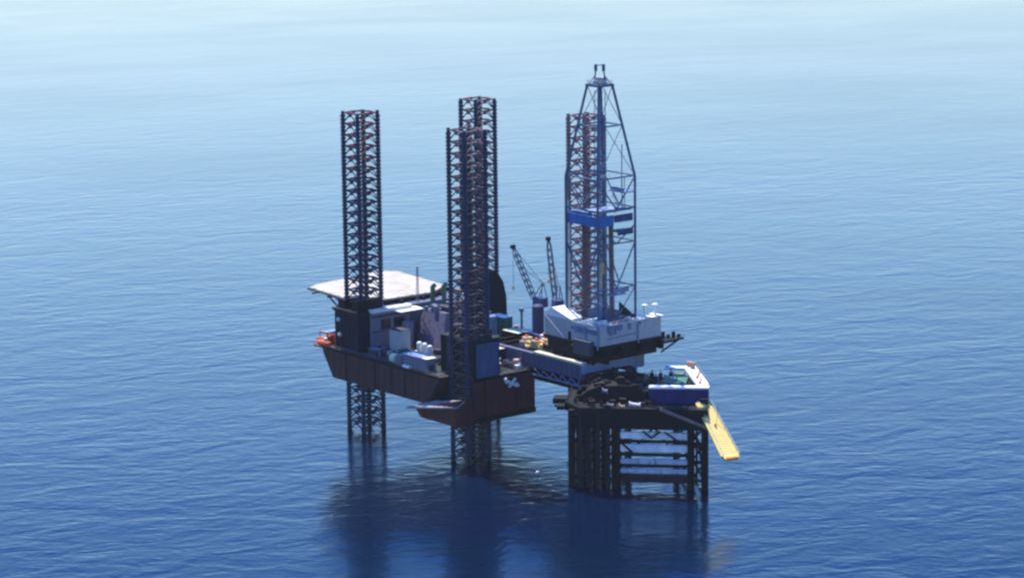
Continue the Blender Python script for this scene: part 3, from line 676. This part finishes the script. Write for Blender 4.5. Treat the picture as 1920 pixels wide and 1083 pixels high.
# ------------------------------------------------------------------ derrick
dk = thing('derrick', 'tall blue derrick tapering to a crown above the white drill floor', 'derrick', (56.5, 12.5, 45))
cx, cy, zb, zk, ztp, hb, hk, ht = 56.5, 12.5, 45.3, 101, 133, 8.6, 8.6, 3.1
def hw(z): return hb if z < zk else hk + (ht - hk) * (z - zk) / (ztp - zk)
S4 = [(-1, -1), (1, -1), (1, 1), (-1, 1)]
def C(i, z): h = hw(z); return Vector((cx + S4[i % 4][0] * h, cy + S4[i % 4][1] * h, z))
for i in range(4):
    MB().path([C(i, zb), C(i, zk), C(i, ztp)], .46, n=6).build('corner_leg', DERB, dk)
mb = MB()
for z in (51.5, 101.2, 119, 133): 
    for i in range(4): mb.tube(C(i, z), C(i + 1, z), .3 if z != 133 else .55, n=5)
for i, z in ((1, 62), (1, 78), (1, 90), (0, 90), (2, 62), (2, 78), (2, 90)):
    mb.tube(C(i, z), C(i + 1, z), .28, n=5)
mb.build('girt', DERB, dk)
mb = MB()
# V braces of the mast faces
for i, lv in ((1, ((62, 78), (78, 84), (90, 101))), (2, ((62, 78), (90, 101))), (0, ((62, 78), (90, 101))), (3, ((62, 78), (90, 101)))):
    for z0, z1 in lv:
        m_ = (C(i, z0) + C(i + 1, z0)) / 2; mb.tube(C(i, z1), m_, .26, n=5); mb.tube(C(i + 1, z1), m_, .26, n=5)
for i in (1, 3):
    m_ = (C(i, 51.5) + C(i + 1, 51.5)) / 2; mb.tube(C(i, 62), m_, .2, n=5); mb.tube(C(i + 1, 62), m_, .2, n=5)
for z0, z1 in ((101.2, 119), (119, 133)):
    for i in range(4): mb.tube(C(i, z0), C(i + 1, z1), .13, n=4)
mb.build('diagonal_brace', DERB, dk)
# inner mast: guide rails, ladder column, raising cylinders
mb = MB()
for dx, dy in ((-1.6, -1.6), (1.6, -1.6), (1.6, 1.6), (-1.6, 1.6)): mb.tube((cx + dx, cy + dy, 46), (cx + dx * .8, cy + dy * .8, 131), .13, n=4)
z = 48
while z < 130:
    mb.tube((cx - 1.6, cy - 1.6, z), (cx + 1.6, cy - 1.6, z + 2.5), .09, n=3); mb.tube((cx + 1.6, cy - 1.6, z), (cx + 1.6, cy + 1.6, z + 2.5), .09, n=3); z += 2.8
mb.build('guide_frame', LBLUE, dk)
mb = MB()
for i in range(10): mb.tube((cx + 3.5 + (i % 5) * .5, cy + 1 + (i // 5) * .6, 46), (cx + 3.2 + (i % 5) * .45, cy + 1 + (i // 5) * .5, 84), .13, n=4)
for i in range(12): mb.tube((cx - 6 + (i % 6) * .55, cy - 4 + (i // 6) * .6, 46), (cx - 5.6 + (i % 6) * .5, cy - 3.8 + (i // 6) * .5, 84), .14, n=4)
mb.build('racked_pipe', BROWN, dk)
mk = MB().box(cx - 8.4, cx - 2, cy - 8.2, cy + 3, 84.6, 85).box(cx - 8.2, cx + 8.3, cy - 8.3, cy - 7.95, 84.4, 88.0).box(cx + 8.0, cx + 8.3, cy - 7.9, cy - 1, 84.4, 88.2).box(cx - 8.5, cx - 8.2, cy - 7.9, cy + 3, 84.4, 88.2)
mk.build('monkey_board', BLUE, dk)
MB().box(cx + 4, cx + 8.2, cy + 1, cy + 7.6, 86.2, 86.6).box(cx + 7.9, cx + 8.3, cy - .5, cy + 7.8, 85.4, 88.0).box(cx + 3, cx + 8.2, cy + 2, cy + 8, 81.4, 81.9).box(cx + 7.9, cx + 8.25, cy + 1, cy + 8, 80.6, 82.8).build('side_platform', mat('navy_platform', (.045, .09, .18), var=.4, rust=.2), dk)
MB().box(cx - 1, cx + 8, cy - 7, cy + 7.5, 89.2, 89.6).box(cx - 6, cx + 2, cy - 7.8, cy - 5, 88.62, 89.1).build('wind_screen_top', LBLUE, dk)
mb = MB(); rail(mb, [(cx + 8, cy - 8, 101.5), (cx + 8, cy + 8, 101.5)], 1.2); rail(mb, [(cx - 3, cy - 3, 133.5), (cx + 3, cy - 3, 133.5), (cx + 3, cy + 3, 133.5), (cx - 3, cy + 3, 133.5), (cx - 3, cy - 3, 133.5)], 1.3, .1); mb.build('handrail', WHITE, dk)
MB().box(cx + 1, cx + 9.2, cy + 3, cy + 8.6, 95.5, 95.9).box(cx + 1.4, cx + 8.6, cy + 3.3, cy + 3.6, 96, 97.2).box(cx + 6, cx + 9, cy - 3, cy + 4, 59.6, 60).box(cx + 7.7, cx + 8.2, cy - 1, cy + 6, 60.2, 61.6).build('service_platform', LBLUE, dk)
MB().box(cx - 3.6, cx + 3.6, cy - 3.6, cy + 3.6, 132.6, 133.4).build('crown_floor', DERB, dk)
mb = MB().tube((cx - 1, cy - .6, 134.6), (cx + 1, cy - .6, 134.6), 1.2, n=14).tube((cx - 1, cy + 1.2, 134.6), (cx + 1, cy + 1.2, 134.6), 1.1, n=14)
mb.build('crown_block', mat('grey_cream_block', (.4, .4, .38), rust=.3, var=.3), dk)
mb = MB()
for k in (-1, 1): mb.tube((cx + 1.3 * k, cy + 1.5 * k, 133.4), (cx + .7 * k, cy + .9 * k, 139.8), .28, n=5); mb.tube((cx + 2.6 * k, cy + 2.8 * k, 133.4), (cx + .9 * k, cy + 1.1 * k, 136.6), .2, n=4)
mb.box(cx - 1.2, cx - .4, cy - 1.5, cy - .7, 137.8, 140.2).box(cx + .4, cx + 1.2, cy + .7, cy + 1.5, 137.8, 140.2)
mb.tube((cx - .7, cy - .9, 139.9), (cx + .7, cy + .9, 139.9), .2, n=4)
mb.build('crown_frame', DERB, dk)
tb = MB().box(cx - .9, cx + .9, cy - .7, cy + .7, 66, 70).tube((cx, cy, 66), (cx, cy, 61), .5, n=8).build('travelling_block', YELLOW, dk)
mb = MB()
for k in range(6): mb.tube((cx - .6 + k * .24, cy - .3, 70), (cx - .8 + k * .32, cy - .3, 134), .05, n=3)
mb.build('drilling_line', DGREY, dk)
mb = MB().tube((cx - 9.1, cy - 7.2, 46), (cx - 9.1, cy - 7.2, 92), .2).tube((cx - 9.4, cy - 6.4, 46), (cx - 9.4, cy - 6.4, 86), .16)
mb.build('standpipe', WHITE, dk)
mb = MB(); pts = [(cx + 5.2, cy + 1, 88 + 6)]
for k in range(9): f = k / 8; pts.append((cx + 3 + 4 * math.sin(f * 3.14), cy + 3 - 2 * f, 95 - 16 * f + 10 * f * f))
mb.path(pts, .16, n=5).tube((cx + 6.8, cy + 4, 96), (cx + 5.4, cy + 5.4, 112), .18, n=4).tube((cx + 6, cy + 6, 89), (cx + 6, cy + 6, 101), .14, n=4).tube((cx + 3.5, cy + 7, 89), (cx + 3.5, cy + 7, 99), .18, n=4)
mb.build('mud_hose', GREY, dk)

# ------------------------------------------------------------------ wellhead platform
PO = Vector((81.8, -22.6, 0)); E1 = Vector((.73, .683, 0)).normalized(); E2 = Vector((-E1.y, E1.x, 0))
PM = Matrix(((E1.x, E2.x, 0, PO.x), (E1.y, E2.y, 0, PO.y), (0, 0, 1, 0), (0, 0, 0, 1)))
jk = thing('platform_jacket', 'dark steel jacket standing in the sea under the wellhead platform deck', 'platform jacket', PO)
legs = [(0, 0), (15.8, 0), (40.8, 0), (45.6, 0), (0, 34), (15.8, 34), (33, 34), (38, 34)]
for a, b in legs: MB().tube((a, b, -15), (a, b, 27), 1.25, n=14, M=PM).build('leg', BLACK, jk, smooth=False)
mb = MB()
for a, b, yy in ((0, 15.8, 0), (40.8, 45.6, 0), (0, 15.8, 34), (33, 38, 34)):
    if 1:
        z = 2
        for z in (3, 9.5, 16, 22): mb.tube((a, yy, z), (b, yy, z), .55, M=PM)
        for z in (3, 9.5, 16): mb.tube((a, yy, z), (b, yy, z + 6.5), .4, M=PM)
for xx, x2 in ((0, 0), (15.8, 15.8), (40.8, 33), (45.6, 38)):
    for z in (3, 13, 23): mb.tube((xx, 0, z), (x2, 34, z), .55, M=PM)
    mb.tube((xx, 0, 3), ((xx + x2) / 2, 17, 13), .4, M=PM); mb.tube((x2, 34, 3), ((xx + x2) / 2, 17, 13), .4, M=PM)
for z in (3, 13, 23): mb.tube((15.8, 34, z), (33, 34, z), .55, M=PM)
mb.tube((15.8, 34, 3), (25, 34, 13), .4, M=PM).tube((33, 34, 3), (25, 34, 13), .4, M=PM)
mb.build('bracing', BLACK, jk)
BAND = mat('pale_blue_landing_beam', (.85, .90, .96), rust=.2, rustc=(.3, .34, .5), var=.25, scale=.4)
BAND2 = mat('dull_blue_landing_beam', (.50, .56, .68), rust=.3, rustc=(.07, .08, .13), var=.25, scale=.4)
for z, hh, mm in ((18.6, 1.15, BAND), (14.2, 1.25, BAND), (9.5, .85, BAND2), (6.2, .8, BAND2)):
    MB().box(16.8, 39.7, -1.0, .4, z - hh, z + hh, PM).build('landing_beam', mm, jk, bevel=.25)
mb = MB()
for a, b, z0, z1 in ((24.5, 27.5, 20.4, 18.0), (27.5, 30.5, 18.0, 20.4), (32.0, 36, 20.2, 17.4), (16.8, 21, 16.4, 12.8)): mb.tube((a, -1.4, z0), (b, -1.4, z1), .35, M=PM)
for z in (16.5, 11.9, 7.9): mb.box(16.8, 39.7, -.6, .2, z - .5, z + .5, PM)
mb.build('landing_brace', BLACK, jk)
MB().box(17.06, 39.5, -1.0, 1, 2.2, 4.9, PM).build('splash_beam', SPLASH, jk, bevel=.2)
mb = MB()
for a in (40.4, 42.6, 44.6): mb.box(a, a + .7, -1.9, -1.3, 2, 22, PM)
mb.build('boat_fender', BLACK, jk)
pile = [(3.2, -1.2), (6.0, -.4), (9.2, -1.2), (12.6, -.6), (5, 6), (10, 7), (3, 14), (13, 12), (7.5, 3), (11.5, 4), (1.8, 4), (14.3, 5)]
pm = [mat('conductor_grey_brown', (.018, .018, .022), rust=.3, rustc=(.02, .015, .02), var=.3)] 
plb = ['slender conductor pipe at the left front of the jacket, nearest the left leg', 'second slender conductor pipe from the left front leg', 'conductor pipe right of the middle of the left pile group', 'conductor pipe just left of the second front leg', 'conductor pipe standing inside the jacket behind the left front pair', 'conductor pipe inside the jacket behind the right front pair', 'conductor pipe far back inside the left bay of the jacket', 'conductor pipe at the back beside the second front leg', 'conductor pipe in the gap at the middle of the left pile group', 'conductor pipe half hidden behind the third front conductor', 'conductor pipe tucked close behind the left front leg', 'conductor pipe tucked close behind the second front leg']
for (a, b), lb in zip(pile, plb):
    tag(MB().tube((a, b, -15), (a, b, 27.5), .75, n=12, M=PM).build('conductor_pipe', pm[0]), lb, 'conductor', 'conductor pipes under the wellhead platform')

pd = thing('platform_deck', 'black wellhead platform deck crowded with equipment below the cantilever', 'platform deck', PO + Vector((0, 0, 25)))
MB().prism([(-3, 6), (3, -3), (46.6, -2.5), (46.6, 6), (39, 37), (-2, 37), (-3, 30)], 24.6, 27, PM).build('lower_deck', BLACK, pd)
MB().box(1, 46, -1.8, -1.2, 19.6, 24.5, PM).box(16, 39, 33, 33.6, 20.5, 24.5, PM).box(1, 1.6, -1.1, 33, 19, 24.5, PM).build('deck_girder', BLACK, pd)
mb = MB()
for k in range(12): a = 2 + k * 3.6; mb.tube((a, -1.5, 20.6), (a + 3.6 * (k % 2) , -1.5, 24.5), .35, M=PM)
mb.build('girder_web', BLACK, pd)
MB().side([(1.5, 27.01), (26, 27.01), (25.5, 29.6), (23, 32), (18, 33.0), (9, 32.6), (5, 31), (2.4, 29)], 6, 29, PM).build('wellhead_enclosure', BLACK, pd)
prof_ = [(1.5, 27), (2.4, 29), (5, 31), (9, 32.6), (18, 33), (23, 32), (25.5, 29.6), (26, 27)]
def dz(a):
    for (a0, z0), (a1, z1) in zip(prof_, prof_[1:]):
        if a0 <= a <= a1: return z0 + (z1 - z0) * (a - a0) / (a1 - a0)
    return 27
mb = MB()
for i in range(95):
    a = random.uniform(0, 27); b = random.uniform(-2, 28.5); s = random.uniform(.4, 1.3); z = 27 if b < 6 else dz(a)
    if random.random() < .4: L_ = random.uniform(2, 6); mb.tube((a, b, z + .8), (a + random.choice((0, L_)), b + random.choice((.5, L_ * .5)), z + random.uniform(.5, 1.2)), random.uniform(.2, .45), n=6, M=PM); mb.tube((a, b, z - .6), (a, b, z + 1), .3, n=5, M=PM)
    else: mb.box(a - s, a + s, b - s, b + s, z - .7, z + random.uniform(.5, 2.6), PM)
mb.build('wellhead_gear', BLACK, pd)
mb = MB(); rail(mb, [(3, -2.6, 27), (46, -2.3, 27)], M=PM); rail(mb, [(3, -2.6, 27), (-2.6, 6, 27), (-2.6, 30, 27)], M=PM); mb.build('handrail', DGREY, pd)
MB().box(-7.5, -2.2, 8, 14, 25.6, 27.4, PM).tube((-7, 9, 24.8), (-1, 9, 23), .4, M=PM).box(-5.5, -3, 3, 8, 24.7, 26, PM).build('side_walkway', BLACK, pd)
for i, (a, b, h_) in enumerate(((24.5, 33, 4.6), (26, 31.5, 3.6), (27.5, 33, 4.4), (29.2, 31, 3.4), (31.2, 32.6, 5), (33.4, 31.2, 3.2), (23.4, 29.8, 3.8))):
    t = thing('wellhead_tree', 'navy wellhead valve tree in the row behind the blue module', 'valve tree', PM @ Vector((a, b, 27)), 'row of wellhead valve trees')
    MB().box(a - .7, a + .7, b - .7, b + .7, 27.01, 27 + h_, PM).build('valve_body', mat('navy_valve', (.015, .03, .10), var=.4), t, bevel=.1)
    MB().tube((a - 1.1, b, 27 + h_ * .6), (a + 1.1, b, 27 + h_ * .6), .25, M=PM).tube((a, b, 27 + h_), (a, b, 28.2 + h_), .2, M=PM).build('valve_wheel', BLACK, t)
for a, b, z, lb, mm, L in ((21.8, -.5, 27.6, 'white pipe spool lying at the platform edge left of the blue module', BRIGHT, 3.6), (13.5, -.9, 27.2, 'rusty grey valve skid on the platform edge', GREY, 2), (17.5, -1.4, 27.0, 'brown hose reel on the platform front edge', TAN, 1.8), (11.2, 3, 31.3, 'small pale pipe fitting on the left of the platform', GREY, 1.6)):
    t = thing('pipe_spool', lb, 'pipework', PM @ Vector((a, b, z)), 'pale fittings on the platform edge')
    MB().tube((a - L / 2, b, z + .6), (a + L / 2, b - .6, z + .3), .55, n=10, M=PM).build('pipe', mm, t)
    MB().tube((a - L / 2 - .15, b, z + .6), (a - L / 2 + .15, b, z + .6), .9, n=10, M=PM).tube((a + L / 2 - .15, b - .6, z + .3), (a + L / 2 + .15, b - .6, z + .3), .9, n=10, M=PM).build('flange', mm, t)

# blue and white module
md = thing('deck_module', 'deep blue module with a bright white rim on the right of the platform', 'module', PM @ Vector((36, 10, 27)))
def bar(p, q, w, z0, z1):
    p = Vector((*p, 0)); q = Vector((*q, 0)); d = (q - p).normalized(); s = Vector((-d.y, d.x, 0)) * w / 2
    return [((p + s).x, (p + s).y), ((p - s).x, (p - s).y), ((q - s).x, (q - s).y), ((q + s).x, (q + s).y)]
MB().prism([(26.2, 5.2), (46, 6.2), (46.4, 8), (26.2, 8)], 27.02, 32.2, PM).build('blue_wall', DBLUE, md, bevel=.08)
MB().prism([(26.2, 8.02), (46.2, 8.02), (41, 36), (29, 36)], 27.02, 30, PM).build('well_floor', BLACK, md)
MB().prism([(25.9, 4.9), (46.5, 5.9), (46.5, 9.0), (25.9, 8.4)], 32.21, 32.9, PM).build('front_rim', BRIGHT, md, bevel=.08)
MB().prism(bar((44.4, 9.1), (37.2, 38), 4.2, 0, 0), 32.0, 33.2, PM).build('side_rim', BRIGHT, md, bevel=.08)
MB().prism(bar((28.6, 37), (36, 37.4), 3.4, 0, 0), 32.0, 32.9, PM).build('back_rim', BRIGHT, md, bevel=.08)
mb = MB().box(41, 41.8, 18, 27, 33.22, 33.9, PM).box(42.6, 43.4, 10, 17, 33.22, 33.8, PM).box(38, 39.5, 33, 34.4, 33.22, 35.4, PM).box(36.5, 38, 36, 37.4, 33.22, 35, PM)
mb.build('rim_fitting', mat('rusty_pink_fitting', (.5, .28, .2), var=.3), md)
mb = MB(); rail(mb, [(46.3, 9.4, 33.2), (39.4, 38, 33.2)], M=PM, r=.1); mb.tube((32, 12, 30), (33.6, 20, 34.4), .22, M=PM).tube((33.6, 20, 34.4), (35, 24, 30), .2, M=PM)
mb.build('handrail', GREY, md)
MB().box(30, 38, 14, 24, 30.02, 32.4, PM).box(33, 36.4, 25, 30, 30.02, 33, PM).build('green_tank', GREEN, md, bevel=.2)
MB().box(43.6, 46.4, 3.2, 4.85, 27.2, 29.4, PM).build('hinge_block', BLACK, md)

# yellow ramp and brown boom
rt = thing('yellow_boom', 'long yellow boom sloping down from the blue module over the water', 'boom', PM @ Vector((47, 4, 29)))
pa, pb = PM @ Vector((44.6, 4.2, 29.5)), Vector((133.0, 4.5, 14.8))
ax = (pb - pa).normalized(); sv = ax.cross(Vector((0, 0, 1))).normalized(); uv = sv.cross(ax)
L = (pb - pa).length; BM = Matrix(((ax.x, sv.x, uv.x, pa.x), (ax.y, sv.y, uv.y, pa.y), (ax.z, sv.z, uv.z, pa.z), (0, 0, 0, 1)))
MB().prism([(0, -2.2), (L - .7, -2.9), (L, -2.3), (L, 2.3), (L - .7, 2.9), (0, 2.2)], -.5, .5, BM).build('boom_plate', YELLOW, rt, bevel=.1)
mb = MB().tube((0, -2.4, .1), (L - 1.6, -3.0, .1), .5, M=BM).tube((0, 2.4, .1), (L - 1.6, 3.0, .1), .5, M=BM)
mb.build('edge_tube', YELLOW, rt)
mb = MB()
k = 2
while k < L - 2: mb.box(k, k + .1, -2.3, 2.3, .502, .56, BM); k += 1.1
mb.build('tread', mat('ochre_tread', (.72, .52, .16), var=.3), rt)
MB().box(1, L - 3, -1.8, 1.8, -1.6, -.52, BM).build('under_frame', BLACK, rt)
mb = MB()
for sy in (-1, 1):
    k = 0.5
    while k < L - 1: mb.tube((k, sy * (2.35 + k * .02), .4), (k, sy * (2.35 + k * .02), 1.6), .09, n=4, M=BM); k += 3.1
    mb.tube((.5, sy * 2.36, 1.6), (L - 1.5, sy * 3.0, 1.6), .09, n=4, M=BM)
mb.build('handrail', CREAM, rt)
MB().box(L - .6, L + .1, -2.2, 2.2, .51, .9, BM).build('end_plate', mat('rust_orange_end', (.6, .2, .06), var=.3), rt)
bt = thing('brown_boom', 'slim brown lattice boom crossing the dark platform side under the blue module', 'boom', PM @ Vector((30, -3, 27)))
a = PM @ Vector((30.5, -3, 27.2)); b = PM @ Vector((49.5, -4.5, 20.2))
mb = MB(); off = [Vector((0, 0, .4)), Vector((0, 0, -.4)), Vector((E2.x * .6, E2.y * .6, 0))]
for o in off: mb.tube(a + o, b + o, .17, n=5)
for k in range(16):
    for i in range(3): mb.tube(a.lerp(b, k / 16) + off[i], a.lerp(b, (k + 1) / 16) + off[(i + 1) % 3], .09, n=3)
mb.build('boom_frame', mat('pink_brown_paint', (.42, .27, .24), rust=.3, var=.2), bt)
MB().tube(b, b + Vector((0, 0, 2.6)), .35).tube(b + E1 * -1.6, b + E1 * 1.4, .5).build('boom_head', GREY, bt)
MB().tube(b, PM @ Vector((50.3, -1, 29)), .07, n=4).build('stay_wire', DGREY, bt)

for o in list(col.objects):          # the whole topside of the platform stands 2.5 m higher than drawn
    if o.parent is None and (o in (pd, md, rt, bt) or o.get('category') == 'valve tree' or o.get('group') == 'pale fittings on the platform edge'): o.location.z += 1.4
rt.location.z -= 1.6
# buoy on the water
t = thing('mooring_buoy', 'small white mooring buoy floating on the water between the hull and the platform legs', 'buoy', (60, -20, 0))
bx, by = 60, -20
MB().dome((bx, by, .1), .7, full=True, n=14).build('float', BRIGHT, t, smooth=True)
MB().tube((bx, by, .8), (bx, by, 2.0), .12).tube((bx - .3, by, 2.0), (bx + .3, by, 2.0), .12).build('shackle', DGREY, t)

# ------------------------------------------------------------------ haze
M = bpy.data.materials.new('sea_haze'); M.use_nodes = True; n = M.node_tree.nodes; n.clear()
pv = n.new('ShaderNodeVolumePrincipled'); ou = n.new('ShaderNodeOutputMaterial'); M.node_tree.links.new(pv.outputs[0], ou.inputs['Volume'])
pv.inputs['Color'].default_value = (0.85, 0.93, 1.0, 1); pv.inputs['Density'].default_value = 0.000018; pv.inputs['Anisotropy'].default_value = 0.2
hz = MB().box(-9000, 9000, -9000, 9000, -20, 290).build('haze', M); hz['kind'] = 'stuff'
